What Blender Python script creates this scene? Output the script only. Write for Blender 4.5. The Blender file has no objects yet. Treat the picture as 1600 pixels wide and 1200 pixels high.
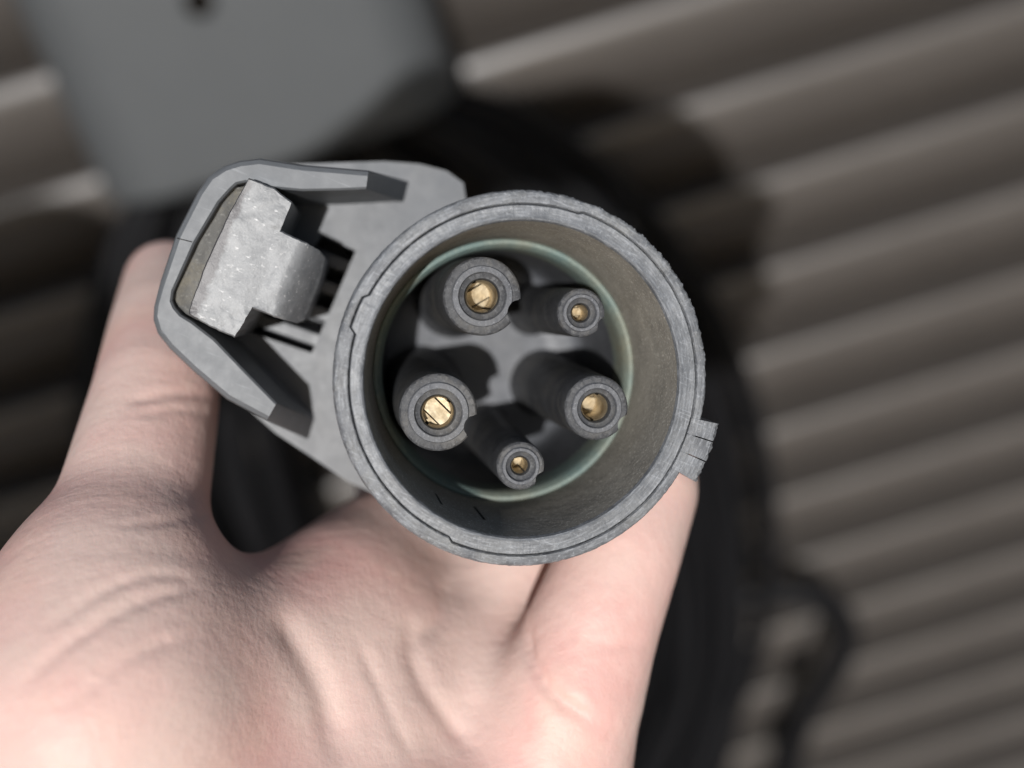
import bpy, bmesh, math, random
import numpy as np
from mathutils import Vector, Matrix, noise as mnoise

random.seed(7)
rng = np.random.default_rng(7)
scene = bpy.context.scene
COL = scene.collection
MM = 0.001

# ------------------------------------------------------------------ camera
FPX = 1770.0                       # focal length in pixels of the 1600 px wide photo
PITCH = math.radians(29.5)         # the phone looks down at the wall
ROLL = math.radians(17.0)          # and is held tilted
CAM = np.array([0.0, 0.0, 1330.0])  # mm above the ground
F = np.array([0, math.cos(PITCH), -math.sin(PITCH)])
U0 = np.array([0, math.sin(PITCH), math.cos(PITCH)])
R0 = np.array([1.0, 0, 0])
RV = math.cos(ROLL) * R0 - math.sin(ROLL) * U0
UV = math.sin(ROLL) * R0 + math.cos(ROLL) * U0

cam_data = bpy.data.cameras.new('camera')
cam = bpy.data.objects.new('camera', cam_data)
COL.objects.link(cam)
M = Matrix.Identity(4)
for i in range(3):
    M[i][0], M[i][1], M[i][2], M[i][3] = RV[i], UV[i], -F[i], CAM[i] * MM
cam.matrix_world = M
cam_data.sensor_width = 9.8
cam_data.lens = FPX / 1600 * 9.8
cam_data.clip_start = 0.004
cam_data.clip_end = 60
cam_data.dof.use_dof = True
cam_data.dof.focus_distance = 0.1375
cam_data.dof.aperture_fstop = 2.4
scene.camera = cam

# ------------------------------------------------------------------ sky and sun
ANTI = (900, 372)                  # pixel towards which the sun's rays run
ray = (ANTI[0] - 800) / FPX * RV + (600 - ANTI[1]) / FPX * UV + F
ray = ray / np.linalg.norm(ray)
sun_dir = -ray
sun_el = math.asin(sun_dir[2])
sun_az = math.atan2(sun_dir[0], sun_dir[1])
world = bpy.data.worlds.new('World')
scene.world = world
world.use_nodes = True
wn = world.node_tree
sky = wn.nodes.new('ShaderNodeTexSky')
sky.sky_type = 'NISHITA'
sky.sun_disc = False
sky.sun_elevation = sun_el
sky.sun_rotation = sun_az
wn.links.new(sky.outputs[0], wn.nodes['Background'].inputs[0])
wn.nodes['Background'].inputs[1].default_value = 0.07
sun_data = bpy.data.lights.new('sun', 'SUN')
sun_data.energy = 5.0
sun_data.angle = math.radians(0.5)
sun_data.color = (1.0, 0.985, 0.97)
sun = bpy.data.objects.new('sun', sun_data)
COL.objects.link(sun)
sun.location = Vector(sun_dir) * 5
sun.rotation_euler = Vector(ray).to_track_quat('-Z', 'Y').to_euler()
scene.view_settings.view_transform = 'Standard'
scene.view_settings.look = 'None'
scene.view_settings.exposure = -0.15
scene.view_settings.gamma = 1

# ------------------------------------------------------------------ helpers
DK = 1.5    # depths of the plug are noted in units of 1/DK mm
def deep(parent):
    while parent is not None:
        if parent.name.startswith('charging_plug'): return True
        parent = parent.parent
    return False
def camdir(px, py):
    return (px - 800) / FPX * RV + (600 - py) / FPX * UV + F

def at(px, py, Z):
    """world point (mm) on a pixel's ray at depth Z mm"""
    return CAM + Z * camdir(px, py)

def onplane(px, py, y):
    """world point (mm) where a pixel's ray meets the vertical plane y"""
    d = camdir(px, py)
    return CAM + d * ((y - CAM[1]) / d[1])

def tag(o, label=None, cat=None, group=None, kind=None):
    if label: o['label'] = label
    if cat: o['category'] = cat
    if group: o['group'] = group
    if kind: o['kind'] = kind
    return o

def empty(name, matrix):
    o = bpy.data.objects.new(name, None)
    COL.objects.link(o)
    o.empty_display_size = 0.02
    o.matrix_world = matrix
    return o

def mesh_obj(name, verts, faces, mat, parent=None, smooth=True, scale=MM, sharp=None):
    me = bpy.data.meshes.new(name)
    v = np.asarray(verts, dtype=float) * scale
    if deep(parent): v[:, 2] *= DK
    me.from_pydata([tuple(p) for p in v], [], [tuple(int(i) for i in f) for f in faces])
    me.validate()
    bm = bmesh.new(); bm.from_mesh(me)
    bmesh.ops.recalc_face_normals(bm, faces=bm.faces)
    bm.to_mesh(me); bm.free()
    for p in me.polygons: p.use_smooth = smooth
    if smooth and sharp is not None:
        me.set_sharp_from_angle(angle=math.radians(sharp))
    me.materials.append(mat)
    o = bpy.data.objects.new(name, me)
    COL.objects.link(o)
    if parent is not None: o.parent = parent
    return o

def bm_obj(name, bm, mat, parent=None, smooth=True, sharp=30):
    for v in bm.verts:
        v.co *= MM
        if deep(parent): v.co.z *= DK
    bmesh.ops.recalc_face_normals(bm, faces=bm.faces)
    me = bpy.data.meshes.new(name)
    bm.to_mesh(me); bm.free()
    for p in me.polygons: p.use_smooth = smooth
    if smooth: me.set_sharp_from_angle(angle=math.radians(sharp))
    me.materials.append(mat)
    o = bpy.data.objects.new(name, me)
    COL.objects.link(o)
    if parent is not None: o.parent = parent
    return o

def lathe(name, prof, mat, parent, n=360, centre=(0, 0), rmax=None, close=False, sharp=35, jitter=None):
    """prof: list of (r,z) or function theta -> list; revolve about local z"""
    verts, faces = [], []
    m = None
    for i in range(n):
        th = 2 * math.pi * i / n
        pr = prof(th) if callable(prof) else prof
        m = len(pr)
        for k, (r, z) in enumerate(pr):
            if rmax is not None: r = min(r, rmax(th))
            elif centre == (0, 0): r *= 1.02
            x, y = r * math.cos(th), r * math.sin(th)
            if jitter:
                x, y, z = jitter(k, th, x, y, z)
            verts.append((centre[0] + x, centre[1] + y, z))
    for i in range(n):
        j = (i + 1) % n
        for k in range(m - 1):
            faces.append((i * m + k, j * m + k, j * m + k + 1, i * m + k + 1))
        if close:
            faces.append((i * m + m - 1, j * m + m - 1, j * m, i * m))
    return mesh_obj(name, verts, faces, mat, parent, sharp=sharp)

def tube(name, pts, rad, mat, parent=None, n=14):
    """swept tube through points (mm, world or local)"""
    pts = np.asarray(pts, float)
    T = np.gradient(pts, axis=0)
    T /= np.linalg.norm(T, axis=1)[:, None]
    nrm = np.cross(T[0], [0.3, 0.2, 0.93]); nrm /= np.linalg.norm(nrm)
    verts, faces = [], []
    for i in range(len(pts)):
        nrm = nrm - T[i] * (nrm @ T[i]); nrm /= np.linalg.norm(nrm)
        b = np.cross(T[i], nrm)
        r = rad[i] if hasattr(rad, '__len__') else rad
        for k in range(n):
            a = 2 * math.pi * k / n
            verts.append(pts[i] + r * (math.cos(a) * nrm + math.sin(a) * b))
    for i in range(len(pts) - 1):
        for k in range(n):
            k2 = (k + 1) % n
            faces.append((i * n + k, i * n + k2, (i + 1) * n + k2, (i + 1) * n + k))
    faces.append(tuple(range(n)))
    faces.append(tuple(range((len(pts) - 1) * n, len(pts) * n)))
    return mesh_obj(name, verts, faces, mat, parent, sharp=50)

def catmull(P, per=12):
    P = np.asarray(P, float)
    Q = np.vstack([2 * P[0] - P[1], P, 2 * P[-1] - P[-2]])
    out = []
    for i in range(1, len(Q) - 2):
        for s in range(per):
            t = s / per
            a, b, c, d = Q[i - 1], Q[i], Q[i + 1], Q[i + 2]
            out.append(0.5 * (2 * b + (c - a) * t + (2 * a - 5 * b + 4 * c - d) * t * t + (3 * b - a - 3 * c + d) * t ** 3))
    out.append(P[-1])
    return np.array(out)

# ------------------------------------------------------------------ materials
class N:
    def __init__(s, name):
        s.m = bpy.data.materials.new(name); s.m.use_nodes = True
        s.t = s.m.node_tree; s.b = s.t.nodes['Principled BSDF']
        s.tc = s.t.nodes.new('ShaderNodeTexCoord')
    def link(s, a, b): s.t.links.new(a, b)
    def noise(s, scale, detail=4, rough=0.6, vec=None, dist=0):
        n = s.t.nodes.new('ShaderNodeTexNoise')
        n.inputs['Scale'].default_value = scale; n.inputs['Detail'].default_value = detail
        n.inputs['Roughness'].default_value = rough; n.inputs['Distortion'].default_value = dist
        s.link(vec if vec is not None else s.tc.outputs['Object'], n.inputs['Vector'])
        return n.outputs['Fac']
    def mapping(s, scale=(1, 1, 1), rot=(0, 0, 0)):
        n = s.t.nodes.new('ShaderNodeMapping')
        n.inputs['Scale'].default_value = scale; n.inputs['Rotation'].default_value = rot
        s.link(s.tc.outputs['Object'], n.inputs['Vector'])
        return n.outputs[0]
    def ramp(s, fac, stops):
        n = s.t.nodes.new('ShaderNodeValToRGB')
        e = n.color_ramp.elements
        while len(e) < len(stops): e.new(0.5)
        for k, (p, c) in enumerate(stops):
            e[k].position = p
            e[k].color = (c, c, c, 1) if not hasattr(c, '__len__') else (*c, 1)
        s.link(fac, n.inputs[0])
        return n.outputs[0]
    def mix(s, fac, a, b, mode='MIX'):
        n = s.t.nodes.new('ShaderNodeMix'); n.data_type = 'RGBA'; n.blend_type = mode
        for sock, v in ((n.inputs[0], fac), (n.inputs[6], a), (n.inputs[7], b)):
            if hasattr(v, 'is_linked'): s.link(v, sock)
            elif hasattr(v, '__len__'): sock.default_value = (*v, 1)
            else: sock.default_value = v
        return n.outputs[2]
    def bump(s, h, strength, dist):
        n = s.t.nodes.new('ShaderNodeBump')
        n.inputs['Strength'].default_value = strength; n.inputs['Distance'].default_value = dist
        s.link(h, n.inputs['Height'])
        if s.b.inputs['Normal'].is_linked:
            s.link(s.b.inputs['Normal'].links[0].from_socket, n.inputs['Normal'])
        s.link(n.outputs[0], s.b.inputs['Normal'])
    def set(s, **kw):
        for k, v in kw.items():
            k = k.replace('_', ' ')
            if hasattr(v, 'is_linked'): s.link(v, s.b.inputs[k])
            else: s.b.inputs[k].default_value = (*v, 1) if hasattr(v, '__len__') and len(v) == 3 and 'Radius' not in k else v
        return s

def plastic(name, base, light, dust, dust_amt=0.4, speck=0.5, rough=0.5, bump=0.35, grain=2600, scratch=0.0, polar=0.0, spec=0.3):
    """worn, dusty plastic: base tone, paler worn tone, dust tone"""
    n = N(name)
    c = n.mix(n.ramp(n.noise(260, 5, 0.65), [(0.35, 0.0), (0.7, 1.0)]), base, light)
    d = n.ramp(n.noise(120, 6, 0.7, dist=0.6), [(0.48, 0.0), (0.75, dust_amt)])
    c = n.mix(d, c, dust)
    sp = n.ramp(n.noise(grain, 3, 0.7), [(0.56, 0.0), (0.72, speck)])
    c = n.mix(sp, c, tuple(min(1, x * 1.9 + 0.03) for x in light))
    if scratch:
        for rz in (0.5, 1.9, 2.7):
            s = n.noise(2600, 2, 0.5, n.mapping((1, 0.07, 1), (0, 0, rz)))
            c = n.mix(n.ramp(s, [(0.66, 0.0), (0.76, scratch)]), c, tuple(min(1, x * 2.2 + 0.05) for x in light))
    if polar:
        sx = n.t.nodes.new('ShaderNodeSeparateXYZ'); n.link(n.tc.outputs['Object'], sx.inputs[0])
        at_ = n.t.nodes.new('ShaderNodeMath'); at_.operation = 'ARCTAN2'
        n.link(sx.outputs[1], at_.inputs[0]); n.link(sx.outputs[0], at_.inputs[1])
        ln = n.t.nodes.new('ShaderNodeVectorMath'); ln.operation = 'LENGTH'; n.link(n.tc.outputs['Object'], ln.inputs[0])
        sc1 = n.t.nodes.new('ShaderNodeMath'); sc1.operation = 'MULTIPLY'; sc1.inputs[1].default_value = 4000; n.link(ln.outputs['Value'], sc1.inputs[0])
        sc2 = n.t.nodes.new('ShaderNodeMath'); sc2.operation = 'MULTIPLY'; sc2.inputs[1].default_value = 9; n.link(at_.outputs[0], sc2.inputs[0])
        cv = n.t.nodes.new('ShaderNodeCombineXYZ'); n.link(sc1.outputs[0], cv.inputs[0]); n.link(sc2.outputs[0], cv.inputs[1])
        st = n.noise(1.0, 3, 0.6, cv.outputs[0])
        c = n.mix(n.ramp(st, [(0.52, 0.0), (0.72, polar)]), c, tuple(min(1, x * 1.9) for x in light))
        c = n.mix(n.ramp(st, [(0.28, polar), (0.45, 0.0)]), c, tuple(x * 0.55 for x in base))
        n.bump(st, 0.25, 0.00015)
    n.set(Base_Color=c, Roughness=n.ramp(n.noise(500, 4), [(0.3, rough - 0.04), (0.7, rough + (0.06 if spec > 0.35 and not polar else 0.16))]), Specular_IOR_Level=spec)
    n.bump(n.noise(grain * 0.6, 4, 0.7), bump, 0.00012)
    n.bump(n.noise(320, 5, 0.65), bump * 0.6, 0.0003)
    return n.m

m_rim = plastic('worn_rim_plastic', (0.115, 0.122, 0.133), (0.185, 0.194, 0.208), (0.28, 0.275, 0.255), 0.25, 0.45, 0.42, 0.5, 2900, 0.35, 0.55, 0.45)
m_ring = plastic('worn_outer_plastic', (0.095, 0.1, 0.11), (0.185, 0.194, 0.208), (0.3, 0.292, 0.26), 0.35, 0.55, 0.48, 0.8, 2600, 0.35, 0.55, 0.45)
m_wallin = plastic('sandy_sleeve_plastic', (0.26, 0.241, 0.208), (0.34, 0.317, 0.276), (0.42, 0.387, 0.325), 0.45, 1.0, 0.8, 0.6, 3000)
m_floor = plastic('socket_floor_plastic', (0.085, 0.089, 0.098), (0.115, 0.119, 0.13), (0.14, 0.132, 0.118), 0.25, 0.05, 0.42, 0.15, 2500)
m_pin = plastic('pin_plastic', (0.045, 0.0465, 0.051), (0.075, 0.077, 0.082), (0.18, 0.165, 0.14), 0.6, 0.5, 0.5, 0.5, 3800)
m_pinring = plastic('pin_lip_plastic', (0.085, 0.088, 0.097), (0.14, 0.145, 0.157), (0.2, 0.19, 0.17), 0.3, 0.7, 0.5, 0.6, 3600)
m_guard = plastic('guard_plastic', (0.122, 0.13, 0.14), (0.132, 0.14, 0.15), (0.165, 0.167, 0.163), 0.12, 0.12, 0.5, 0.12, 2400, 0.2, 0, 0.4)
m_plate = plastic('plate_plastic', (0.095, 0.1, 0.108), (0.112, 0.117, 0.125), (0.18, 0.177, 0.165), 0.2, 0.05, 0.45, 0.1, 2200, 0, 0, 0.4)
m_black = plastic('black_plastic', (0.005, 0.005, 0.006), (0.008, 0.008, 0.009), (0.012, 0.012, 0.012), 0.1, 0.03, 0.6, 0.2, 1500)
m_grit = plastic('grit_plastic', (0.1, 0.1, 0.098), (0.15, 0.147, 0.137), (0.3, 0.255, 0.16), 0.6, 0.6, 0.7, 1.0, 2600)

def make_latch_mat():
    n = N('worn_latch_metal')
    c = n.mix(n.ramp(n.noise(330, 6, 0.7), [(0.35, 0.0), (0.7, 1.0)]), (0.15, 0.156, 0.164), (0.25, 0.256, 0.264))
    s = n.noise(2300, 3, 0.6, n.mapping((1, 0.45, 1), (0, 0, 0.4)))
    c = n.mix(n.ramp(s, [(0.62, 0.0), (0.72, 0.7)]), c, (0.58, 0.58, 0.58))
    d = n.noise(180, 5, 0.7)
    c = n.mix(n.ramp(d, [(0.58, 0.0), (0.72, 0.45)]), c, (0.085, 0.083, 0.088))
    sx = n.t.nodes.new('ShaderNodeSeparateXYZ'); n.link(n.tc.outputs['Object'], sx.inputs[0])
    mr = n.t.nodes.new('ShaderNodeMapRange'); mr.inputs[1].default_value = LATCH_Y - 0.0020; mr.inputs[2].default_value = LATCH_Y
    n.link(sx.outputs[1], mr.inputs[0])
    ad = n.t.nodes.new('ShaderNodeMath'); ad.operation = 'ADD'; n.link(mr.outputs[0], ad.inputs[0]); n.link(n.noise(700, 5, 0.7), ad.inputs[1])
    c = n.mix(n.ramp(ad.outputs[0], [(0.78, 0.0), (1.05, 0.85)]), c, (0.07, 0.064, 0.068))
    n.set(Base_Color=c, Roughness=0.42, Specular_IOR_Level=0.45)
    n.bump(n.noise(2600, 4, 0.7), 0.4, 0.0001)
    n.bump(n.noise(420, 4, 0.6), 0.12, 0.0003)
    return n.m

def make_seal_mat():
    n = N('teal_rubber_seal')
    c = n.ramp(n.noise(55, 4, 0.6), [(0.3, (0.2, 0.187, 0.13)), (0.43, (0.165, 0.182, 0.15)), (0.55, (0.125, 0.178, 0.168))])
    c = n.mix(n.ramp(n.noise(1700, 4, 0.7), [(0.45, 0.0), (0.75, 0.6)]), c, (0.24, 0.28, 0.235))
    n.set(Base_Color=c, Roughness=0.7)
    n.bump(n.noise(1200, 4), 0.5, 0.0002)
    return n.m
m_seal = make_seal_mat()

def make_brass():
    n = N('brass_contact')
    c = n.mix(n.ramp(n.noise(700, 4), [(0.4, 0.0), (0.7, 1.0)]), (0.56, 0.48, 0.345), (0.36, 0.285, 0.18))
    n.set(Base_Color=c, Metallic=1.0, Roughness=n.ramp(n.noise(900, 4), [(0.3, 0.5), (0.7, 0.68)]))
    n.bump(n.noise(700, 2), 0.3, 0.0003)
    return n.m
m_brass = make_brass()

def make_skin():
    n = N('skin')
    c = n.mix(n.ramp(n.noise(38, 3, 0.55), [(0.4, 0.0), (0.6, 1.0)]), (0.655, 0.485, 0.43), (0.655, 0.395, 0.355))
    c = n.mix(n.ramp(n.noise(150, 5, 0.65), [(0.45, 0.0), (0.75, 0.4)]), c, (0.74, 0.57, 0.51))
    c = n.mix(n.ramp(n.noise(75, 3, 0.5), [(0.55, 0.0), (0.75, 0.3)]), c, (0.68, 0.52, 0.41))
    n.set(Base_Color=c, Roughness=0.5, Specular_IOR_Level=0.32, Subsurface_Weight=0.12, Subsurface_Scale=0.004)
    n.b.inputs['Subsurface Radius'].default_value = (1.0, 0.4, 0.25)
    n.bump(n.noise(700, 5, 0.65), 0.25, 0.0004)
    vo = n.t.nodes.new('ShaderNodeTexVoronoi'); vo.feature = 'DISTANCE_TO_EDGE'; vo.inputs['Scale'].default_value = 1250
    n.link(n.mapping((1, 0.45, 1), (0.3, 0.2, 0.6)), vo.inputs['Vector'])
    n.bump(n.ramp(vo.outputs['Distance'], [(0.0, 0.0), (0.3, 1.0)]), 0.07, 0.0002)
    n.bump(n.noise(420, 3, 0.5, n.mapping((1, 0.18, 1), (0.3, 0.2, 0.75))), 0.25, 0.0006)
    n.bump(n.noise(520, 3, 0.5, n.mapping((0.15, 1, 1), (0.2, 0.5, 0.35))), 0.2, 0.0005)
    return n.m
m_skin = make_skin()

def make_wall_mat():
    n = N('brown_grey_painted_steel')
    c = n.mix(n.noise(9, 4), (0.06, 0.053, 0.048), (0.078, 0.069, 0.062))
    c = n.mix(n.ramp(n.noise(60, 5, 0.7), [(0.5, 0.0), (0.8, 0.35)]), c, (0.1, 0.09, 0.08))
    n.set(Base_Color=c, Roughness=n.ramp(n.noise(14, 4), [(0.3, 0.34), (0.7, 0.46)]), Specular_IOR_Level=0.6)
    n.bump(n.noise(40, 3), 0.06, 0.001)
    return n.m
m_wall = make_wall_mat()

def simple(name, col, rough, scale=60, var=0.25, metallic=0.0):
    n = N(name)
    c = n.mix(n.noise(scale, 5, 0.6), tuple(x * (1 - var) for x in col), tuple(min(1, x * (1 + var)) for x in col))
    n.set(Base_Color=c, Roughness=rough, Metallic=metallic)
    n.bump(n.noise(scale * 6, 4), 0.15, 0.0006)
    return n.m
m_post = simple('grey_powder_coat', (0.082, 0.087, 0.091), 0.5, 30, 0.08)
m_cable = simple('black_cable_rubber', (0.005, 0.005, 0.006), 0.55, 80, 0.3)
m_cable.node_tree.nodes['Principled BSDF'].inputs['Specular IOR Level'].default_value = 0.22
m_black.node_tree.nodes['Principled BSDF'].inputs['Specular IOR Level'].default_value = 0.25
m_ground = simple('grey_paving', (0.16, 0.15, 0.14), 0.85, 8, 0.25)
m_screw = simple('dark_screw_steel', (0.03, 0.024, 0.02), 0.4, 200, 0.3, 0.8)

# ------------------------------------------------------------------ ground and wall
HW = 890.0          # distance from the lens to the wall, mm
bm = bmesh.new()
for x, y in ((-3000, -3000), (3000, -3000), (3000, HW + 60), (-3000, HW + 60)):
    bm.verts.new((x, y, 0))
bm.faces.new(bm.verts)
tag(bm_obj('ground', bm, m_ground, smooth=False), kind='structure')

PER = 0.0933 * HW
z_ref = onplane(1600, 442, HW)[2]      # a rib's crest
# each rib is a convex bulge whose face turns from slightly up to well down
NU = 26
th_ = np.radians(36 - 88 * np.linspace(0, 1, NU) ** 0.5)
du = PER / (NU - 1)
off = np.concatenate([[0], np.cumsum(np.tan(0.5 * (th_[1:] + th_[:-1])) * du)])   # + is towards the room
off -= off.max()
zs, ys = [], []
ztop = z_ref + PER * 0.14 + PER * math.ceil((2400 - z_ref) / PER)
while ztop - PER > 0:
    for q in range(NU):
        zs.append(ztop - q * du * 0.97); ys.append(HW - 8 - off[q])
    ztop -= PER
verts, faces = [], []
xs = np.linspace(-1700, 1700, 9)
for x in xs:
    for y, z in zip(ys, zs): verts.append((x, y, z))
nz = len(zs)
for i in range(len(xs) - 1):
    for k in range(nz - 1):
        faces.append((i * nz + k, (i + 1) * nz + k, (i + 1) * nz + k + 1, i * nz + k + 1))
w = mesh_obj('corrugated_wall', verts, faces, m_wall, sharp=50)
tag(w, 'brown grey corrugated steel wall with horizontal ribs behind the plug', 'wall')

# ------------------------------------------------------------------ charging plug
VP = (555, 462)                      # pixel where the plug's axis vanishes
Z0 = 133.5                            # depth of the rim, mm
axis = np.array([(VP[0] - 800) / FPX, (600 - VP[1]) / FPX, 1.0]); axis /= np.linalg.norm(axis)
LZ = -axis                           # local frame in camera coordinates (right, up, forward)
ang = math.radians(21.7)
up = np.array([-math.cos(ang), math.sin(ang), 0.0])
LY = up - LZ * (up @ LZ); LY /= np.linalg.norm(LY)
C0 = np.array([(819 - 800) / FPX * Z0, (600 - 595) / FPX * Z0, Z0])
CB = np.array([RV, UV, F]).T         # camera to world
# camera axes (right, up, forward) are left-handed: take LX so that the WORLD frame is right-handed
LYw, LZw = CB @ LY, CB @ LZ
LXw = np.cross(LYw, LZw)
LX = CB.T @ LXw
def L(px, py, z):
    """plug-local point where a pixel's ray meets the plug's cross plane z (mm)"""
    d = np.array([(px - 800) / FPX, (600 - py) / FPX, 1.0])
    t = ((C0 + z * DK * LZ) @ LZ) / (d @ LZ)
    p = t * d - C0
    return (float(p @ LX), float(p @ LY), z)
PM = Matrix.Identity(4)
C0w = CAM + CB @ C0
for i in range(3):
    PM[i][0], PM[i][1], PM[i][2], PM[i][3] = LXw[i], LYw[i], LZw[i], C0w[i] * MM
plug = empty('charging_plug', PM)
tag(plug, 'grey and black five-pin electric vehicle charging plug held in the hand', 'charging plug')

def pang(px, py):
    x, y, _ = L(px, py, 0)
    return math.atan2(y, x)

RO, RI = 21.9, 18.35
# the seam between outer ring and sleeve, with its little steps
j1, j2, j3, j4, jk = pang(571, 463), pang(550, 516), pang(706, 838), pang(905, 338), pang(1085, 700)
def between(th, a, b):
    return ((th - a) % (2 * math.pi)) < ((b - a) % (2 * math.pi))
up_to = lambda a, b: (a, b) if ((b - a) % (2 * math.pi)) < math.pi else (b, a)
seg_step = up_to(j1, j2)
def seam(th):
    r = 19.95
    if between(th, *seg_step): r = 20.75
    elif between(th, *up_to(j2, j3)): r = 20.05
    elif between(th, *up_to(j3, jk)): r = 20.45
    elif between(th, *up_to(jk, j4)): r = 20.5
    else: r = 20.25
    return r
NS = 1080
seam_tab = np.array([seam(2 * math.pi * i / NS) for i in range(NS)])
seam_tab = np.mean([np.roll(seam_tab, s) for s in (-2, -1, 0, 1, 2)], axis=0)
def seam_s(th): return seam_tab[int(round(th / (2 * math.pi) * NS)) % NS]
a_burr = pang(1010, 400)
def burr(th):
    d = (th - a_burr + math.pi) % (2 * math.pi) - math.pi
    return 0.25 + math.exp(-(d / 0.75) ** 2)
def ring_jit(k, th, x, y, z):
    r = math.hypot(x, y)
    if 3 <= k <= 6:
        nz_ = mnoise.noise(Vector((x * 1.6, y * 1.6, z * 1.2))) + 0.7 * mnoise.noise(Vector((x * 4.5, y * 4.5, z * 3 + 7)))
        d = 0.17 * burr(th) * nz_ * (0.4 if k == 3 else 1)
        s = (r + d) / r
        x, y = x * s, y * s
        z += 0.05 * burr(th) * nz_
    elif k == 2:
        z += 0.04 * mnoise.noise(Vector((x * 2, y * 2, 3)))
    return x, y, z
def ring_prof(th):
    s = seam_s(th)
    return [(s + 0.06, -1.4), (s + 0.06, -0.14), (s + 0.2, 0.0), (21.25, 0.0), (21.62, -0.1), (21.82, -0.32), (RO, -0.7), (RO, -3), (RO, -14), (RO, -24), (21.4, -40), (20.0, -41), (20.0, -30)]
lathe('outer_ring', ring_prof, m_ring, plug, NS, jitter=ring_jit)
def slv_jit(k, th, x, y, z):
    if 2 <= k <= 6:
        n_ = mnoise.noise(Vector((x * 1.3, y * 1.3, 9))) + 0.6 * mnoise.noise(Vector((x * 5, y * 5, 2)))
        r = math.hypot(x, y); s = (r + 0.035 * n_) / r
        x, y, z = x * s, y * s, z + 0.03 * n_
    return x, y, z
def sleeve_prof(th):
    s = seam_s(th)
    return [(s - 0.06, -1.4), (s - 0.06, -0.1), (s - 0.18, 0.05), (19.0, 0.05), (18.72, 0.12), (18.5, 0.02), (RI, -0.35)]
lathe('inner_ring', sleeve_prof, m_rim, plug, NS, jitter=slv_jit)
lathe('sleeve_wall', [(RI, -0.35), (RI - 0.08, -1), (17.85, -5), (17.5, -8), (17.12, -11.3), (17.3, -14), (18.4, -16)], m_wallin, plug, 240)
seal = lathe('seal_ring', [(17.16, -11.5), (16.95, -11.3), (16.5, -11.35), (16.15, -11.7), (15.95, -12.3), (15.85, -13.2), (15.8, -15.5)], m_seal, plug, 240)
lathe('socket_floor', [(15.85, -14.5), (15.6, -24), (15.4, -27.2), (14.9, -28.6), (13.9, -29.1), (9, -29.3), (3, -29.3), (0.01, -29.3)], m_floor, plug, 180, sharp=60)
# two small slits in the sleeve wall
def wall_r(z): return 1.02 * float(np.interp(-z, [0.35, 1, 5, 8, 11.3], [18.35, 18.27, 17.85, 17.5, 17.12]))
def on_wall(px, py):
    a, b = -11.0, -0.4
    for _ in range(40):
        m_ = 0.5 * (a + b); x, y, _z = L(px, py, m_)
        if math.hypot(x, y) < wall_r(m_): b = m_
        else: a = m_
    return x, y, m_
for p0, p1 in (((757, 812), (741, 792)), ((690, 788), (681, 772))):
    bm = bmesh.new()
    A3, B3 = [on_wall(*p) for p in (p0, p1)]
    rows = []
    for (x, y, z) in (A3, B3):
        rr_ = math.hypot(x, y); rad_ = Vector((x / rr_, y / rr_, 0)); tan_ = Vector((-rad_.y, rad_.x, 0)); c_ = Vector((x, y, z))
        rows.append([bm.verts.new(c_ - rad_ * 0.04 + tan_ * 0.16), bm.verts.new(c_ - rad_ * 0.04 - tan_ * 0.16), bm.verts.new(c_ + rad_ * 0.5 - tan_ * 0.16), bm.verts.new(c_ + rad_ * 0.5 + tan_ * 0.16)])
    bm.faces.new(rows[0]); bm.faces.new(rows[1])
    for i in range(4): bm.faces.new((rows[0][i], rows[0][(i + 1) % 4], rows[1][(i + 1) % 4], rows[1][i]))
    bm_obj('wall_slit', bm, m_black, plug, smooth=False)
# key tab with its two slits, on the far side from the latch
kc = pang(1095, 703)
tr = L(1112, 660, 0); tb = L(1082, 750, 0)
ka, kb = math.atan2(tr[1], tr[0]), math.atan2(tb[1], tb[0])
if ((kb - ka) % (2 * math.pi)) > math.pi: ka, kb = kb, ka
span = (kb - ka) % (2 * math.pi)
cuts = [0.0, 0.36, 0.70, 1.0]
for q in range(3):
    bm = bmesh.new()
    a0 = ka + span * cuts[q] + (0.0032 if q else 0); a1 = ka + span * cuts[q + 1] - (0.0032 if q < 2 else 0)
    grid = []
    for ia in range(9):
        a = a0 + (a1 - a0) * ia / 8
        row = []
        for r, z in ((20.9, -0.6), (20.95, 0.03), (21.8, 0.07), (23.0, 0.05), (24.2, -0.05), (24.65, -0.4), (24.7, -5.5), (22, -5.5)):
            p = Vector((r * math.cos(a), r * math.sin(a), z))
            if 23 < r:
                nn = mnoise.noise(p * 1.9) + 0.8 * mnoise.noise(p * 5)
                p.x += 0.2 * nn * math.cos(a); p.y += 0.2 * nn * math.sin(a); p.z += 0.1 * nn
            row.append(bm.verts.new(p))
        grid.append(row)
    for i in range(8):
        for k in range(7):
            bm.faces.new((grid[i][k], grid[i + 1][k], grid[i + 1][k + 1], grid[i][k + 1]))
    bm.faces.new(grid[0]); bm.faces.new(grid[-1])
    bm_obj('key_tab', bm, m_ring, plug)

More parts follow.
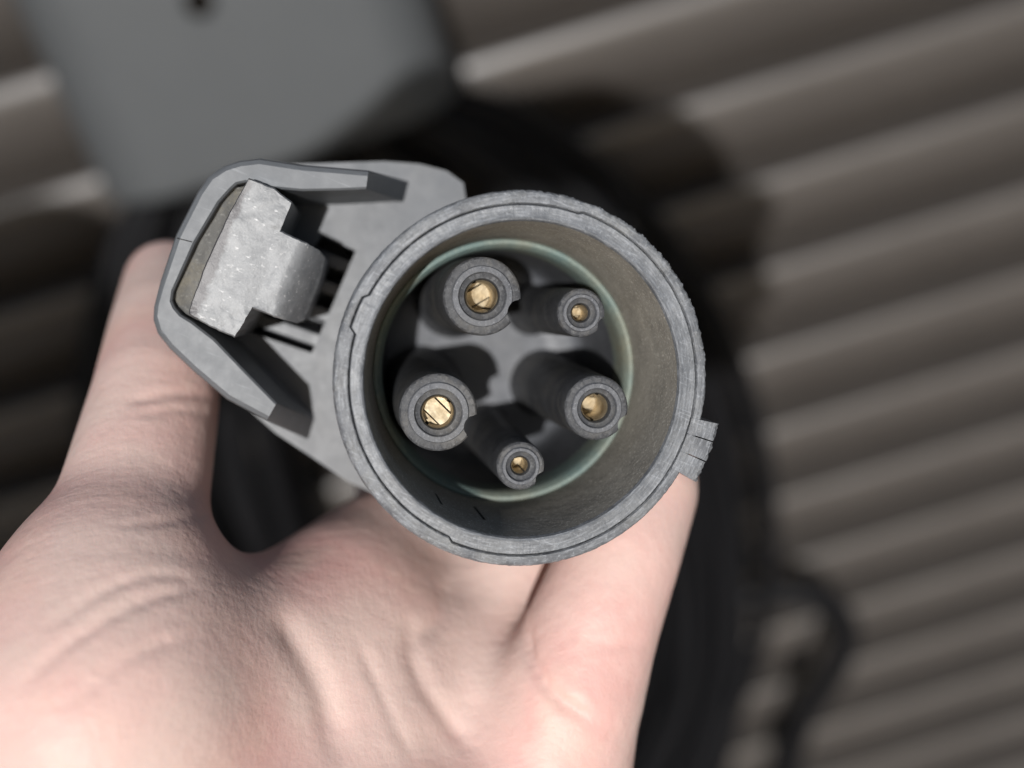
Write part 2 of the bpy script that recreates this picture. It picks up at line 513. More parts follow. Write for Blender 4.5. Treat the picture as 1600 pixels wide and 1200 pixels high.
# the five pin sleeves with brass contacts
def pin(px, py, R, hole, notch_px, tip=-3.0, rot=0.0, brass_depth=1.6, slot=0.0, nr=1.35):
    cx, cy, _ = L(px, py, tip)
    nx, ny, _ = L(px + notch_px[0], py + notch_px[1], tip)
    na, nd = math.atan2(ny - cy, nx - cx), math.hypot(nx - cx, ny - cy)
    nr_ = nr
    def rmax(th):
        d = (th - na + math.pi) % (2 * math.pi) - math.pi
        q = nr_ ** 2 - (nd * math.sin(d)) ** 2
        if abs(d) > 1.2 or q < 0: return 1e9
        return nd * math.cos(d) - math.sqrt(q)
    def jit(k, th, x, y, z):
        if k > 1 and z > tip - 1:
            n_ = mnoise.noise(Vector((x * 1.7 + px, y * 1.7 + py, z))) + 0.6 * mnoise.noise(Vector((x * 5 + px, y * 5, z)))
            z += 0.04 * n_
        return x, y, z
    R1 = R * 0.78; R2 = R * 0.6
    prof = [(hole, tip - 16), (hole + 0.02, tip - 3), (hole + 0.04, tip - 0.75), (hole + 0.2, tip - 0.5), (R2 - 0.1, tip - 0.42), (R2 + 0.05, tip - 0.3), (R1, tip - 0.25), (R - 0.3, tip - 0.24), (R - 0.08, tip - 0.36), (R, tip - 0.65), (R * 1.02, tip - 4), (R * 1.12, -20), (R * 1.2, -28.2), (R * 1.4, -29.6)]
    s = lathe('contact_sleeve', prof, m_pin, plug, 200, (cx, cy), rmax, jitter=jit, sharp=40)
    inner = [(R2 - 0.02, tip - 0.45), (R2, tip - 0.06), (R2 + 0.1, tip + 0.03), (R1 - 0.14, tip + 0.03), (R1 - 0.02, tip - 0.06), (R1 + 0.01, tip - 0.3)]
    lathe('sleeve_lip', inner, m_pinring, s, 160, (cx, cy), rmax, sharp=40, jitter=jit)
    # brass contact: two spring leaves round a bottomed bore
    bm = bmesh.new()
    zt = tip - brass_depth
    for half in (0, 1):
        g = []
        for i in range(15):
            a = rot + half * math.pi + 0.13 + (math.pi - 0.26) * i / 14
            row = []
            for r, z in ((hole, zt - 11), (hole, zt), (hole * 0.96, zt + 0.1), (hole * 0.9, zt), (hole * 0.86, zt - 2.2), (hole * 0.88, zt - 11)):
                row.append(bm.verts.new((cx + r * math.cos(a), cy + r * math.sin(a), z)))
            g.append(row)
        for i in range(14):
            for k in range(5): bm.faces.new((g[i][k], g[i + 1][k], g[i + 1][k + 1], g[i][k + 1]))
    # bottom: bored floor with two milled slots across it
    rr = hole * 0.86
    for lo_, hi_, dz, tilt in ((-1.0, -0.62, -0.5, 0.1), (-0.5, 0.55, 0.0, 0.12), (0.66, 1.0, -0.5, 0.1)):
        poly = []
        for i in range(17):
            v_ = lo_ + (hi_ - lo_) * i / 16
            poly.append((v_, math.sqrt(max(0, 1 - v_ * v_))))
        poly = poly + [(v_, -w_) for v_, w_ in reversed(poly)]
        top, bot = [], []
        for v_, w_ in poly:
            x = rr * (v_ * math.cos(rot) - w_ * math.sin(rot)); y = rr * (v_ * math.sin(rot) + w_ * math.cos(rot))
            z = zt - slot + dz + tilt * rr * v_ + 0.08 * rr * w_
            top.append(bm.verts.new((cx + x, cy + y, z))); bot.append(bm.verts.new((cx + x, cy + y, z - 2.5)))
        bm.faces.new(top)
        for i in range(len(top)): bm.faces.new((top[i], top[(i + 1) % len(top)], bot[(i + 1) % len(top)], bot[i]))
    bmesh.ops.remove_doubles(bm, verts=bm.verts[:], dist=0.0005)
    bm_obj('contact', bm, m_brass, s, sharp=50)
    return s
pin(754, 463, 4.78, 2.0, (58, 25), rot=0.9, brass_depth=0.7, slot=4.2, nr=1.5)
pin(685, 645, 4.78, 2.0, (57, 22), rot=2.735, brass_depth=0.7, slot=0.9, nr=1.35)
pin(933, 638, 4.05, 1.72, (49, 27), rot=0.2, brass_depth=1.2, slot=4.0, nr=1.25)
pin(909, 489, 3.02, 1.05, (37, 19), rot=0.5, brass_depth=0.9, slot=2.5, nr=0.9)
pin(814, 729, 3.02, 1.05, (36, 22), rot=1.0, brass_depth=0.9, slot=2.5, nr=1.0)

# latch guard: plate with a slot, U-shaped lip, latch hook
ZP, ZL = -22.0, -10.0
outline_px = [(590, 774), (540, 750), (484, 712), (430, 676), (350, 606), (285, 532), (262, 490), (266, 455), (300, 350), (330, 290), (390, 258), (470, 256), (600, 252), (655, 256), (698, 267), (724, 286)]
ol = [L(px, py, ZP)[:2] for px, py in outline_px]
a_end = math.atan2(ol[-1][1], ol[-1][0]); a_st = math.atan2(ol[0][1], ol[0][0])
da = (a_st - a_end + math.pi) % (2 * math.pi) - math.pi
arc = [(20.6 * math.cos(a_end + da * t / 24), 20.6 * math.sin(a_end + da * t / 24)) for t in range(25)]
ol = ol + arc
hole_px = [(503, 368), (556, 392), (487, 552), (392, 520)]
hl = [L(px, py, ZP)[:2] for px, py in hole_px]
bm = bmesh.new()
def loop(pts, z):
    vs = [bm.verts.new((x, y, z)) for x, y in pts]
    es = [bm.edges.new((vs[i], vs[(i + 1) % len(vs)])) for i in range(len(vs))]
    return vs, es
vo, eo = loop(ol, ZP); vh, eh = loop(hl, ZP)
bmesh.ops.triangle_fill(bm, use_beauty=True, use_dissolve=False, edges=eo + eh)
cxm, cym = np.mean(ol, axis=0)
vb = [bm.verts.new((x + (cxm - x) * 0.05, y + (cym - y) * 0.05, -34)) for x, y in ol]
vhb = [bm.verts.new((x, y, -32)) for x, y in hl]
for A, B in ((vo, vb), (vh, vhb)):
    for i in range(len(A)):
        j = (i + 1) % len(A)
        bm.faces.new((A[i], A[j], B[j], B[i]))
bm.faces.new(vhb); bm.faces.new(vb)
guard = bm_obj('latch_guard', bm, m_plate, plug, smooth=False)
# ribs in the slot
e1 = np.array(hl[1]); e2 = np.array(hl[2]); f1 = np.array(hl[0]); f2 = np.array(hl[3])
for t in (0.16, 0.40, 0.64, 0.88):
    a = e1 + (e2 - e1) * t; b = f1 + (f2 - f1) * t
    d = (b - a) / np.linalg.norm(b - a); nrm = np.array([-d[1], d[0]])
    bm = bmesh.new()
    c4 = [a + nrm * 0.95 - d * 0.5, b + nrm * 0.95 + d * 0.5, b - nrm * 0.95 + d * 0.5, a - nrm * 0.95 - d * 0.5]
    t_ = [bm.verts.new((*p, -23.2 - 0.35 * (k in (1, 2)))) for k, p in enumerate(c4)]
    b_ = [bm.verts.new((*p, -31.9)) for p in c4]
    bm.faces.new(t_); bm.faces.new(b_)
    for i in range(4): bm.faces.new((t_[i], t_[(i + 1) % 4], b_[(i + 1) % 4], b_[i]))
    bmesh.ops.bevel(bm, geom=[e for e in bm.edges], offset=0.2, segments=1, affect='EDGES')
    bm_obj('rib', bm, m_plate, guard)
# lip
ST = [((638, 283), (630, 314), -21.7), ((576, 264), (572, 295), ZL), ((530, 260), (530, 297), ZL), ((470, 255), (472, 298), ZL), ((405, 245), (405, 292), ZL),
      ((372, 249), (385, 284), ZL), ((346, 258), (370, 287), ZL), ((322, 275), (360, 296), ZL), ((305, 300), (342, 316), ZL), ((272, 365), (304, 380), ZL),
      ((247, 440), (270, 456), ZL), ((237, 480), (268, 470), ZL), ((236, 500), (272, 480), ZL), ((243, 522), (282, 492), ZL), ((262, 546), (300, 503), ZL),
      ((300, 582), (335, 530), ZL), ((352, 626), (385, 582), ZL), ((415, 660), (432, 630), ZL), ((480, 687), (490, 655), -21.7)]
verts, faces = [], []
for o, i, z in ST:
    o_ = np.array(L(*o, z)); i_ = np.array(L(*i, z))
    d = (i_ - o_); d /= np.linalg.norm(d)
    h = z - (ZP - 0.5)
    bev = min(0.9, h * 0.3)
    verts += [(o_[0] + d[0] * 0.3, o_[1] + d[1] * 0.3, ZP - 6), (o_[0], o_[1], z - bev * 1.3), (o_[0] + d[0] * bev * .35, o_[1] + d[1] * bev * .35, z - bev * 0.45), (o_[0] + d[0] * bev, o_[1] + d[1] * bev, z),
              (i_[0] - d[0] * 0.25, i_[1] - d[1] * 0.25, z), (i_[0], i_[1], z - 0.25 * min(1, h)), (i_[0] + d[0] * 0.4, i_[1] + d[1] * 0.4, ZP - 0.3)]
K = 7
for s in range(len(ST) - 1):
    for k in range(K - 1): faces.append((s * K + k, (s + 1) * K + k, (s + 1) * K + k + 1, s * K + k + 1))
faces.append(tuple(range(K))); faces.append(tuple(range((len(ST) - 1) * K, len(ST) * K)))
lip = mesh_obj('guard_lip', verts, faces, m_guard, guard, sharp=28)
# parting line across the lip's left arm
sa, sb = np.array(L(276, 372, ZL + 0.02)), np.array(L(300, 378, ZL + 0.02))
d_ = (sb - sa) / np.linalg.norm(sb - sa); n_ = np.array([-d_[1], d_[0], 0]) * 0.07
bm = bmesh.new()
q4 = [bm.verts.new(p) for p in (sa + n_, sb + n_, sb - n_, sa - n_)]
q5 = [bm.verts.new(p - np.array([0, 0, 0.3])) for p in (sa + n_, sb + n_, sb - n_, sa - n_)]
bm.faces.new(q4); bm.faces.new(q5)
for i in range(4): bm.faces.new((q4[i], q4[(i + 1) % 4], q5[(i + 1) % 4], q5[i]))
bm_obj('parting_line', bm, m_black, guard, smooth=False)
# the grit caught between lip and latch
bm = bmesh.new()
gp = [(340, 300), (385, 290), (400, 300), (310, 500), (280, 485), (272, 465)]
gv = [bm.verts.new(L(px, py, -11.2 if k in (0, 1, 4, 5) else -11.9)) for k, (px, py) in enumerate(gp)]
f_ = bm.faces.new(gv)
bmesh.ops.triangulate(bm, faces=[f_])
bmesh.ops.subdivide_edges(bm, edges=bm.edges[:], cuts=5, use_grid_fill=True)
for v in bm.verts: v.co.z += 0.3 * mnoise.noise(v.co * 0.8) + 0.2 * mnoise.noise(v.co * 2.5)
bm_obj('latch_hinge', bm, m_grit, guard, sharp=70)
# latch hook
ZT = -8.0
LATCH_Y = L(330, 398, ZT)[1] * MM
m_latch = make_latch_mat()
lp = [((390, 281), ZT - .6), ((428, 296), ZT), ((455, 318), ZT), ((446, 340), ZT), ((437, 362), ZT), ((470, 378), ZT - 1), ((498, 394), ZT - 3.2), ((506, 404), ZT - 3.5), ((500, 430), ZT - 3.5), ((486, 468), ZT - 3.5), ((473, 499), ZT - 3.4), ((463, 503), ZT - 3), ((428, 492), ZT - .8), ((394, 479), ZT), ((381, 503), ZT), ((367, 525), ZT), ((330, 509), ZT), ((298, 490), ZT - .5), ((302, 472), ZT - .5), ((326, 410), ZT - .5), ((358, 340), ZT - .5)]
bm = bmesh.new()
P0 = [L(px, py, z) for (px, py), z in lp]
yA = L(452, 425, ZT)[1]; yB = L(490, 445, ZT - 3.5)[1]
vs = [bm.verts.new((x, y, 0)) for x, y, z in P0]
es = [bm.edges.new((vs[i], vs[(i + 1) % len(vs)])) for i in range(len(vs))]
bmesh.ops.triangle_fill(bm, use_beauty=True, edges=es)
for _ in range(3):
    bmesh.ops.subdivide_edges(bm, edges=bm.edges[:], cuts=1, use_grid_fill=True)
    bmesh.ops.beautify_fill(bm, faces=bm.faces[:], edges=[e for e in bm.edges if not e.is_boundary])
def latch_z(x, y):
    t = max(0.0, (yA - y) / (yA - yB))
    z = ZT - 3.5 * min(t, 1.3) ** 1.6
    return z + 0.10 * mnoise.noise(Vector((x * .5, y * .5, 4))) + 0.06 * mnoise.noise(Vector((x * 1.6, y * 1.6, 8)))
for v in bm.verts: v.co.z = latch_z(v.co.x, v.co.y)
be = [e for e in bm.edges if e.is_boundary]
for e in be:
    pass
bv = {v for e in be for v in e.verts}
for v in bv:
    v.co.x += 0.10 * mnoise.noise(v.co * 1.5); v.co.y += 0.10 * mnoise.noise(v.co * 1.5 + Vector((5, 5, 5)))
def extrude_ring(edges, fn):
    r = bmesh.ops.extrude_edge_only(bm, edges=edges)
    nv = [g for g in r['geom'] if isinstance(g, bmesh.types.BMVert)]
    for v in nv: fn(v)
    return [g for g in r['geom'] if isinstance(g, bmesh.types.BMEdge) and all(q in nv for q in g.verts)]
lc = np.mean([p[:2] for p in P0], axis=0)
def f1_(v):
    v.co.z -= 0.28; dx, dy = v.co.x - lc[0], v.co.y - lc[1]; l = math.hypot(dx, dy); v.co.x += dx / l * 0.22; v.co.y += dy / l * 0.22
def f2_(v): v.co.z -= 2.6
def f3_(v): v.co.z = min(v.co.z - 1, -24.0)
r_ = extrude_ring(be, f1_); r_ = extrude_ring(r_, f2_); r_ = extrude_ring(r_, f3_)
bm_obj('latch', bm, m_latch, plug, sharp=38)

# handle behind the plate, running into the cable
hp = [(20.2, -28), (23.5, -36), (24, -50), (22.5, -70), (19, -95), (17, -125), (14, -150), (9, -165)]
verts, faces = [], []
n = 48
for r, z in hp:
    for i in range(n):
        a = 2 * math.pi * i / n
        verts.append((r * math.cos(a), r * 0.95 * math.sin(a) + (2.5 if z < -30 else 0), z))
for s in range(len(hp) - 1):
    for i in range(n):
        j = (i + 1) % n
        faces.append((s * n + i, s * n + j, (s + 1) * n + j, (s + 1) * n + i))
faces.append(tuple(range((len(hp) - 1) * n, len(hp) * n)))
mesh_obj('handle', verts, faces, m_black, plug, sharp=50)

# ------------------------------------------------------------------ hand (one continuous surface)
# round cones: (px, py, Z, radius mm) chains in camera space
def C(px, py, Z):
    Z = Z0 + (Z - 89) * 1.3
    return np.array([(px - 800) / FPX * Z, (600 - py) / FPX * Z, Z])
def CR(Z, r): return r * 1180 / Z * (Z0 + (Z - 89) * 1.3) / FPX
CH = {
 'palm': (7.0, 1, [
   [(325, 1035, 100, 6.5), (420, 990, 105, 7.5), (520, 926, 112, 8.5), (600, 872, 121, 9)],
   [(390, 1040, 102, 11), (460, 1080, 103, 13), (510, 1170, 103, 15.5)],
   [(330, 1070, 100, 9), (440, 1032, 104, 11), (540, 985, 110, 11.5)],
   [(262, 442, 134, 7.6), (258, 520, 123, 8.9), (243, 625, 112, 9.3), (213, 765, 103, 9.9), (190, 880, 97.5, 11.2), (176, 965, 94, 13.5)],
   [(176, 965, 94, 13.5), (165, 1110, 90, 19), (120, 1330, 92, 23)],
   [(176, 965, 94, 12.5), (295, 1095, 98, 15), (330, 1240, 98, 18)],
   [(290, 1040, 100, 9), (400, 1025, 105, 9.5), (500, 970, 111, 9.5)],
   [(470, 990, 112, 9), (530, 940, 117, 9.5), (620, 855, 125, 9.2)],
   [(400, 1060, 103, 12), (520, 1060, 108, 14), (640, 1060, 113, 13)],
   [(560, 960, 115, 11.5), (590, 1130, 110, 15), (560, 1380, 107, 21)],
   [(690, 930, 125, 10.5), (725, 1060, 117, 13), (740, 1250, 112, 17)],
   [(800, 1000, 120, 10.5), (830, 1130, 112, 13), (800, 1330, 108, 18)],
   [(165, 1330, 94, 23), (420, 1500, 98, 25), (700, 1420, 104, 21)],
   [(300, 1500, 96, 25), (150, 1900, 92, 26), (-250, 2500, 84, 30), (-800, 3200, 78, 34)],
   [(500, 1500, 98, 25), (300, 1900, 94, 26), (-100, 2500, 86, 30), (-700, 3200, 78, 34)],
 ]),
 'index': (3.0, 4.0, [[(560, 900, 121, 9.5), (620, 810, 148, 9), (640, 600, 182, 8.6), (820, 430, 190, 8.2), (920, 440, 178, 7.6)]]),
 'middle': (3.0, 3.0, [[(650, 915, 124, 10), (745, 840, 145, 9.3), (920, 700, 176, 8.8), (985, 560, 168, 8.4), (985, 480, 158, 7.6)]]),
 'ring': (3.0, 2.5, [[(780, 985, 118, 10.2), (805, 895, 121, 9.4), (930, 790, 142, 8.6), (1000, 650, 156, 8.3), (1005, 540, 149, 7.4)]]),
 'little': (3.0, 2.4, [[(845, 1185, 107, 13.5), (890, 1080, 106, 10.6), (930, 970, 107, 9.3), (970, 865, 109, 8.7), (1006, 765, 113, 8.2), (1012, 690, 123, 7.7), (1000, 620, 136, 7.2), (985, 560, 144, 6.7)]]),
}
def sdf_grid(groups, VX):
    """groups: list of (k_inside, k_to_rest, chains of (point, radius)); returns field, origin"""
    P = np.array([p for _, _, chs in groups for ch in chs for p, r in ch]); R = np.array([r for _, _, chs in groups for ch in chs for p, r in ch])
    lo = (P - R[:, None]).min(0) - 5 * VX; hi = (P + R[:, None]).max(0) + 5 * VX
    dims = np.ceil((hi - lo) / VX).astype(int) + 1
    T = None
    for k, ko, chs in groups:
        S = np.full(dims, 40.0 * VX, np.float32)
        for ch in chs:
            cp = np.array([p for p, r in ch]); pad = max(r for p, r in ch) + k + 3 * VX
            i0 = np.maximum(np.floor((cp.min(0) - pad - lo) / VX).astype(int), 0)
            i1 = np.minimum(np.ceil((cp.max(0) + pad - lo) / VX).astype(int) + 1, dims)
            gx, gy, gz = [(lo[d] + VX * np.arange(i0[d], i1[d])).astype(np.float32) for d in range(3)]
            D = None
            for (pa, ra), (pb, rb) in zip(ch[:-1], ch[1:]):
                pa, pb = np.asarray(pa, float), np.asarray(pb, float)
                X = gx[:, None, None] - pa[0]; Y = gy[None, :, None] - pa[1]; Zz = gz[None, None, :] - pa[2]
                ab = pb - pa
                t = np.clip((X * ab[0] + Y * ab[1] + Zz * ab[2]) / (ab @ ab + 1e-9), 0, 1)
                d = np.sqrt((X - t * ab[0]) ** 2 + (Y - t * ab[1]) ** 2 + (Zz - t * ab[2]) ** 2) - (ra + (rb - ra) * t)
                D = d if D is None else np.minimum(D, d)
            sl = tuple(slice(i0[q], i1[q]) for q in range(3))
            o = S[sl]
            h = np.maximum(k - np.abs(o - D), 0) / k
            S[sl] = np.minimum(o, D) - h * h * k * 0.25
        if T is None: T = S
        else:
            h = np.maximum(ko - np.abs(T - S), 0) / ko
            T = np.minimum(T, S) - h * h * ko * 0.25
    return T, lo, dims
def surface_nets(S, lo, VX):
    ins = S < 0
    nx, ny, nz_ = S.shape
    cnt = np.zeros((nx - 1, ny - 1, nz_ - 1), np.int8)
    corners = [(i, j, k) for i in (0, 1) for j in (0, 1) for k in (0, 1)]
    def cs(A, c): return A[c[0]:nx - 1 + c[0], c[1]:ny - 1 + c[1], c[2]:nz_ - 1 + c[2]]
    for c in corners: cnt += cs(ins, c)
    act = (cnt > 0) & (cnt < 8)
    idx = np.full(act.shape, -1, np.int64)
    ii = np.argwhere(act)
    idx[act] = np.arange(len(ii))
    vals = np.stack([S[ii[:, 0] + c[0], ii[:, 1] + c[1], ii[:, 2] + c[2]] for c in corners], 1)
    acc = np.zeros((len(ii), 3)); num = np.zeros(len(ii))
    for a in range(8):
        for b in range(a + 1, 8):
            ca, cb = np.array(corners[a]), np.array(corners[b])
            if np.abs(ca - cb).sum() != 1: continue
            va, vb_ = vals[:, a], vals[:, b]
            m = (va < 0) != (vb_ < 0)
            t = np.where(m, va / np.where(m, va - vb_, 1), 0)
            acc += np.where(m[:, None], ca + t[:, None] * (cb - ca), 0); num += m
    V = (ii + acc / num[:, None]) * VX + lo
    Fs = []
    for ax in range(3):
        o1, o2 = [(1, 2), (2, 0), (0, 1)][ax]
        s0 = [slice(None)] * 3; s1 = [slice(None)] * 3
        s0[ax] = slice(0, -1); s1[ax] = slice(1, None)
        ch = ins[tuple(s0)] != ins[tuple(s1)]
        e = np.argwhere(ch)
        e = e[(e[:, o1] > 0) & (e[:, o2] > 0) & (e[:, o1] < S.shape[o1] - 1) & (e[:, o2] < S.shape[o2] - 1)]
        def g(d1, d2):
            q = e.copy(); q[:, o1] -= d1; q[:, o2] -= d2
            return idx[q[:, 0], q[:, 1], q[:, 2]]
        Fs.append(np.stack([g(0, 0), g(1, 0), g(1, 1), g(0, 1)], 1))
    Fq = np.concatenate(Fs)
    return V, Fq[(Fq >= 0).all(1)]
VX = 1.0
SD, lo, dims = sdf_grid([(k, ko, [[(C(*q[:3]), CR(q[2], q[3])) for q in ch] for ch in chs]) for k, ko, chs in CH.values()], VX)
HV, HF = surface_nets(SD, lo, VX)
def relax(V, Fq, it):
    ed = np.concatenate([Fq[:, [0, 1]], Fq[:, [1, 2]], Fq[:, [2, 3]], Fq[:, [3, 0]]])
    for _ in range(it):
        acc = np.zeros_like(V); n_ = np.zeros(len(V))
        for c in range(3):
            acc[:, c] = np.bincount(ed[:, 0], V[ed[:, 1], c], len(V)) + np.bincount(ed[:, 1], V[ed[:, 0], c], len(V))
        n_ = np.bincount(ed.ravel(), minlength=len(V))
        V = V + 0.5 * (acc / n_[:, None] - V)
    return V
HV = relax(HV, HF, 6)
hx, hy = HV[:, 0] / HV[:, 2] * FPX + 800, 600 - HV[:, 1] / HV[:, 2] * FPX
wv = np.exp(-(((hx - 455) / 130) ** 2 + ((hy - 1000) / 150) ** 2) ** 2)[:, None]
for _ in range(70):
    HV = HV + wv * (relax(HV, HF, 1) - HV)
# creases and folds of the skin: (pixel polyline, half width px, depth mm)
px_ = HV[:, 0] / HV[:, 2] * FPX + 800; py_ = 600 - HV[:, 1] / HV[:, 2] * FPX
front = np.zeros(len(HV), bool)
gi = np.clip(((HV - lo) / VX).astype(int), 1, dims - 2)
grad = np.stack([SD[tuple((gi + np.eye(3, dtype=int)[a]).T)] - SD[tuple((gi - np.eye(3, dtype=int)[a]).T)] for a in range(3)], 1)
grad /= np.linalg.norm(grad, axis=1)[:, None] + 1e-9
vd = HV / np.linalg.norm(HV, axis=1)[:, None]
front = (grad * vd).sum(1) < 0.1
CREASES = [
 ([(325, 915), (250, 930), (170, 965), (90, 1020), (20, 1090)], 8, 0.55),
 ([(330, 905), (235, 900), (150, 930), (70, 990)], 6, 0.45),
 ([(300, 990), (200, 1030), (90, 1120)], 7, 0.4),
 ([(330, 800), (250, 815), (180, 820)], 5, 0.3),
 ([(340, 620), (270, 615), (190, 630)], 7, 0.45),
 ([(345, 650), (280, 640), (210, 650)], 5, 0.3),
 ([(430, 950), (470, 1010), (510, 1090), (530, 1200)], 22, 0.9),
 ([(560, 1000), (600, 1090), (650, 1200)], 10, 0.35),
 ([(640, 960), (650, 1040), (690, 1110), (760, 1200)], 14, 0.6),
 ([(820, 960), (830, 1030), (870, 1090), (950, 1140)], 9, 1.0),
 ([(700, 900), (690, 960), (640, 1010)], 14, 0.5),
 ([(910, 1000), (960, 1010), (1010, 1000)], 7, 0.3),
]
for line, wpx, dep in CREASES:
    q = catmull([(a, b, 0) for a, b in line], 16)[:, :2]
    sel = np.where(front & (px_ > q[:, 0].min() - 4 * wpx) & (px_ < q[:, 0].max() + 4 * wpx) & (py_ > q[:, 1].min() - 4 * wpx) & (py_ < q[:, 1].max() + 4 * wpx))[0]
    D = np.sqrt(((np.stack([px_[sel], py_[sel]], 1)[:, None, :] - q[None]) ** 2).sum(2))
    k_ = D.argmin(1); dm = D.min(1)
    tpos = k_ / (len(q) - 1); fade = np.clip(np.minimum(tpos, 1 - tpos) * 5, 0, 1)
    HV[sel] -= grad[sel] * (dep * fade * np.exp(-(dm / wpx) ** 2))[:, None]
HW_ = (CB @ HV.T).T + CAM
hand_base = (CAM + CB @ C(400, 1500, 97))
me_o = mesh_obj('hand', HW_ - hand_base, HF, m_skin)
me_o.location = Vector(hand_base) * MM
sub = me_o.modifiers.new('smooth', 'SUBSURF'); sub.levels = 1; sub.render_levels = 1
tag(me_o, 'bare left hand, palm up, gripping the charging plug from below', 'hand')

# ------------------------------------------------------------------ charger post on the wall
YP = HW - 165.0                        # front of the post
pl = onplane(168, 312, YP + 40); pr = onplane(722, 150, YP + 40)
x0, x1, zb = pl[0], pr[0], 0.5 * (pl[2] + pr[2])
xc, hw = 0.5 * (x0 + x1), 0.5 * (x1 - x0)
post = empty('charger_post', Matrix.Translation(Vector((xc, HW, zb)) * MM))
tag(post, 'grey powder-coated charger housing with rounded front and a screw, mounted on the corrugated wall', 'charger')
def plan(k=1.0, n=14, rad=48.0):
    out = [(-hw * k, 0.0)]
    d = (HW - YP) * (0.5 + 0.5 * k)
    for sx in (-1, 1):
        for i in range(n + 1):
            a = math.pi / 2 * (i / n if sx < 0 else 1 - i / n)
            out.append((sx * (hw * k - rad + rad * math.cos(a)), -(d - rad + rad * math.sin(a))))
    out.append((hw * k, 0.0))
    return out
verts, faces = [], []
lev = [(0.0, 0.955), (2.5, 0.985), (7, 1.0), (700, 1.0)]
pp = None
for z, k in lev:
    pp = plan(k)
    verts += [(x, y, z) for x, y in pp]
npp = len(pp)
for s_ in range(len(lev) - 1):
    for i in range(npp - 1):
        faces.append((s_ * npp + i, s_ * npp + i + 1, (s_ + 1) * npp + i + 1, (s_ + 1) * npp + i))
faces.append(tuple(range((len(lev) - 1) * npp, len(lev) * npp)))
mesh_obj('housing', verts, faces, m_post, post, sharp=50)
mesh_obj('base_plate', [(x, y, 0.5) for x, y in plan(0.953)] + [(x, y, -5) for x, y in plan(0.9)], [tuple(range(npp)), tuple(range(npp, 2 * npp))] + [(i, i + 1, npp + i + 1, npp + i) for i in range(npp - 1)], m_black, post, sharp=40)
sc = onplane(312, 2, YP + 3)
def disc(name, r, y, dy, mat, parent, n=28):
    v = [(sc[0] - xc + r * math.cos(2 * math.pi * i / n), y, sc[2] - zb + r * math.sin(2 * math.pi * i / n)) for i in range(n)]
    v += [(sc[0] - xc + r * .86 * math.cos(2 * math.pi * i / n), y - dy, sc[2] - zb + r * .86 * math.sin(2 * math.pi * i / n)) for i in range(n)]
    return mesh_obj(name, v, [tuple(range(n, 2 * n))] + [(i, (i + 1) % n, n + (i + 1) % n, n + i) for i in range(n)], mat, parent, sharp=40)
washer = disc('washer', 10.5, YP - HW + 6, 6, m_black, post)
disc('screw', 4.2, YP - HW + 0.2, 2.2, m_screw, washer)
# holster hook under the housing that carries the cable
hk = onplane(430, 250, HW - 90)
hook = empty('cable_holster', Matrix.Translation(Vector((hk[0], HW, hk[2])) * MM))
tag(hook, 'black plastic cable holster on the wall under the grey housing', 'holster')
tube('arm', [(0, 0, 0), (0, -60, 0), (0, -110, 2), (0, -128, 14), (0, -132, 34)], [34, 32, 30, 26, 18], m_black, hook, 24)
lathe('back_plate', [(0.01, 0), (52, 0), (56, 2), (56, 8), (0.01, 8)], m_black, hook, 48).rotation_euler = (math.pi / 2, 0, 0)

# ------------------------------------------------------------------ cable coil hanging from the holster
pts = []
loops = []
for li in range(20):
    q = ((li * 7) % 20) / 19.0
    loops.append((24 + 296 * q ** 0.85, 560 + 460 * q + 60 * math.sin(li * 1.7), 16 * math.sin(li * 2.3) + 8 + 14 * q, 46 + 62 * (((li * 3) % 20) / 19.0)))
for li, (W_, L_, dx, dy) in enumerate(loops):
    nx = loops[min(li + 1, len(loops) - 1)]
    for q in range(28):
        f_ = q / 28; a = 2 * math.pi * f_
        w_ = W_ + (nx[0] - W_) * f_; l_ = L_ + (nx[1] - L_) * f_; d_ = dx + (nx[2] - dx) * f_; y_ = dy + (nx[3] - dy) * f_
        pts.append((hk[0] + d_ + w_ * math.sin(a), HW - y_ - 8 * math.sin(a * 2 + li), hk[2] + 36 + 8 * math.sin(li * 2.1) - l_ * (1 - math.cos(a)) / 2))
cb = tube('charging_cable', catmull(pts, 3) - np.array([hk[0], HW, hk[2]]), 8.5, m_cable, None, 14)
cb.location = Vector((hk[0], HW, hk[2])) * MM
tag(cb, 'thick black charging cable hanging in a coil of many loops against the wall', 'cable')
lp_px = [(1110, 965), (1160, 935), (1225, 926), (1290, 938), (1322, 985), (1305, 1045), (1262, 1110), (1235, 1190), (1225, 1300), (1200, 1480)]
lpts = np.array([onplane(a, b, HW - 60 - 18 * math.sin(i * 0.5)) for i, (a, b) in enumerate(lp_px)])
tag(tube('cable_end', catmull(lpts, 10), 13, m_cable, None, 14), 'loose black cable end bulging out sideways from the hanging coil', 'cable')
# cable from the plug's handle to the coil
A_ = C0w + CB @ (LZ * -236); B_ = np.array([hk[0] + 120, HW - 40, hk[2] - 560])
D_ = CB @ (LZ * -1)
mid = [A_, A_ + D_ * 60, A_ + D_ * 120 + np.array([10, 20, -60]), np.array([A_[0] + 40, HW - 130, A_[2] - 260]), B_]
plug_cable = tube('plug_cable', catmull(mid, 12), 8.5, m_cable, None, 14)
tag(plug_cable, 'black cable running from the back of the plug handle down to the coil', 'cable')

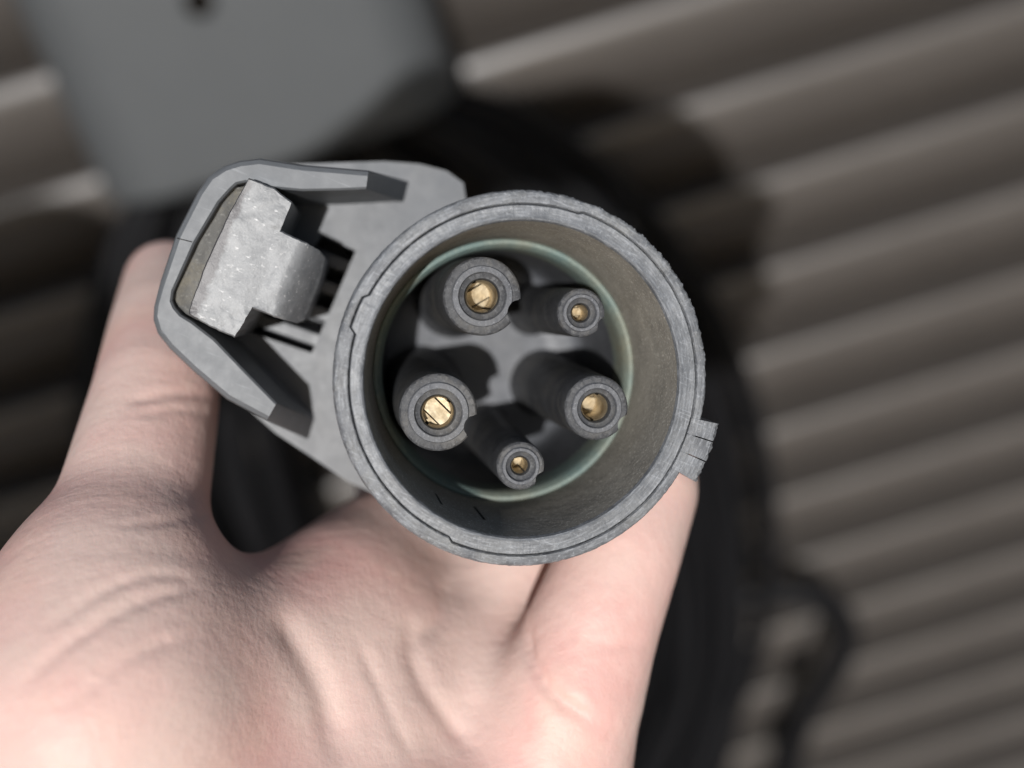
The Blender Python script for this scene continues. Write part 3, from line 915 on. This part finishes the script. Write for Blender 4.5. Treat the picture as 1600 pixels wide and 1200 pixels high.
# ------------------------------------------------------------------ the person holding phone and plug (stands behind the lens, throws the shadow on the wall)
def shade(px, py, t):
    return onplane(px, py, HW - 6) - ray * (t - 650 + HW / ray[1])
m_jacket = simple('dark_jacket', (0.03, 0.032, 0.04), 0.8, 40, 0.3)
S_ = shade(60, 450, 1150)             # right shoulder line
sh = lambda dx, dy, dz: S_ + np.array([dx, dy, dz])
hip = sh(-120, 20, -560)
gz = 0.0
el = shade(210, 640, 1050); wr = shade(740, 235, 960); kn = shade(930, 215, 940)
person_groups = [
  (40.0, 1, [
    [(sh(-120, 0, -40), 120), (sh(-120, 5, -260), 118), (hip, 125)],
    [(sh(20, 0, -10), 68), (sh(-260, 0, -10), 68)],
    [(sh(-120, 0, 40), 58), (sh(-120, 25, 130), 56), (sh(-120, 30, 215), 84), (sh(-120, 35, 275), 86)],
    [(hip + np.array([75, 0, -40]), 88), (hip + np.array([85, 10, -420]), 60), (np.array([hip[0] + 85, hip[1] - 10, 60]), 42), (np.array([hip[0] + 90, hip[1] + 120, 42]), 40)],
    [(hip + np.array([-75, 0, -40]), 88), (hip + np.array([-85, 10, -420]), 60), (np.array([hip[0] - 85, hip[1] - 10, 60]), 42), (np.array([hip[0] - 90, hip[1] + 120, 42]), 40)],
    [(sh(20, 0, -10), 62), (el, 52), (wr, 40)],
    [(sh(-260, 0, -10), 62), (sh(-300, -20, -260), 52), (sh(-180, 170, -330), 44)],
  ]),
  (14.0, 20.0, [
    [(wr, 38), (kn, 44), (shade(1030, 240, 940), 40)],
    [(shade(1010, 200, 935), 20), (shade(1110, 235, 925), 14), (shade(1165, 320, 925), 12)],
    [(shade(1020, 240, 935), 20), (shade(1130, 300, 925), 14), (shade(1185, 390, 925), 12)],
    [(shade(1020, 280, 935), 20), (shade(1140, 370, 925), 14), (shade(1195, 460, 925), 12)],
    [(shade(1010, 310, 935), 18), (shade(1120, 440, 925), 13), (shade(1180, 530, 925), 11)],
    [(shade(980, 270, 950), 20), (shade(1000, 340, 960), 15), (shade(1040, 410, 960), 12)],
  ]),
]
PS, plo, pd = sdf_grid(person_groups, 9.0)
PV, PF = surface_nets(PS, plo, 9.0)
PV = relax(PV, PF, 3)
pb = np.array([hip[0], hip[1], 0.0])
per = mesh_obj('person', PV - pb, PF, m_jacket)
per.location = Vector(pb) * MM
tag(per, 'person in a dark jacket with one arm stretched out holding up a phone', 'person')
# phone in that hand
pc = shade(1110, 430, 940)
xa = (shade(1190, 440, 940) - pc); xa /= np.linalg.norm(xa)
ya = (shade(1080, 560, 940) - pc); ya -= xa * (ya @ xa); ya /= np.linalg.norm(ya)
za = np.cross(xa, ya)
bm = bmesh.new()
bmesh.ops.create_cube(bm, size=1)
for v in bm.verts: v.co = Vector((v.co.x * 80, v.co.y * 170, v.co.z * 9))
bmesh.ops.bevel(bm, geom=[e for e in bm.edges if abs(e.verts[0].co.z - e.verts[1].co.z) > 5], offset=10, segments=4, affect='EDGES')
bmesh.ops.bevel(bm, geom=bm.edges[:], offset=1, segments=2, affect='EDGES')
pm = Matrix.Identity(4)
for i in range(3): pm[i][0], pm[i][1], pm[i][2], pm[i][3] = xa[i], ya[i], za[i], pc[i] * MM
phone = bm_obj('smartphone', bm, m_black)
phone.matrix_world = pm
tag(phone, 'black smartphone held up in the hand of the stretched-out arm', 'phone')
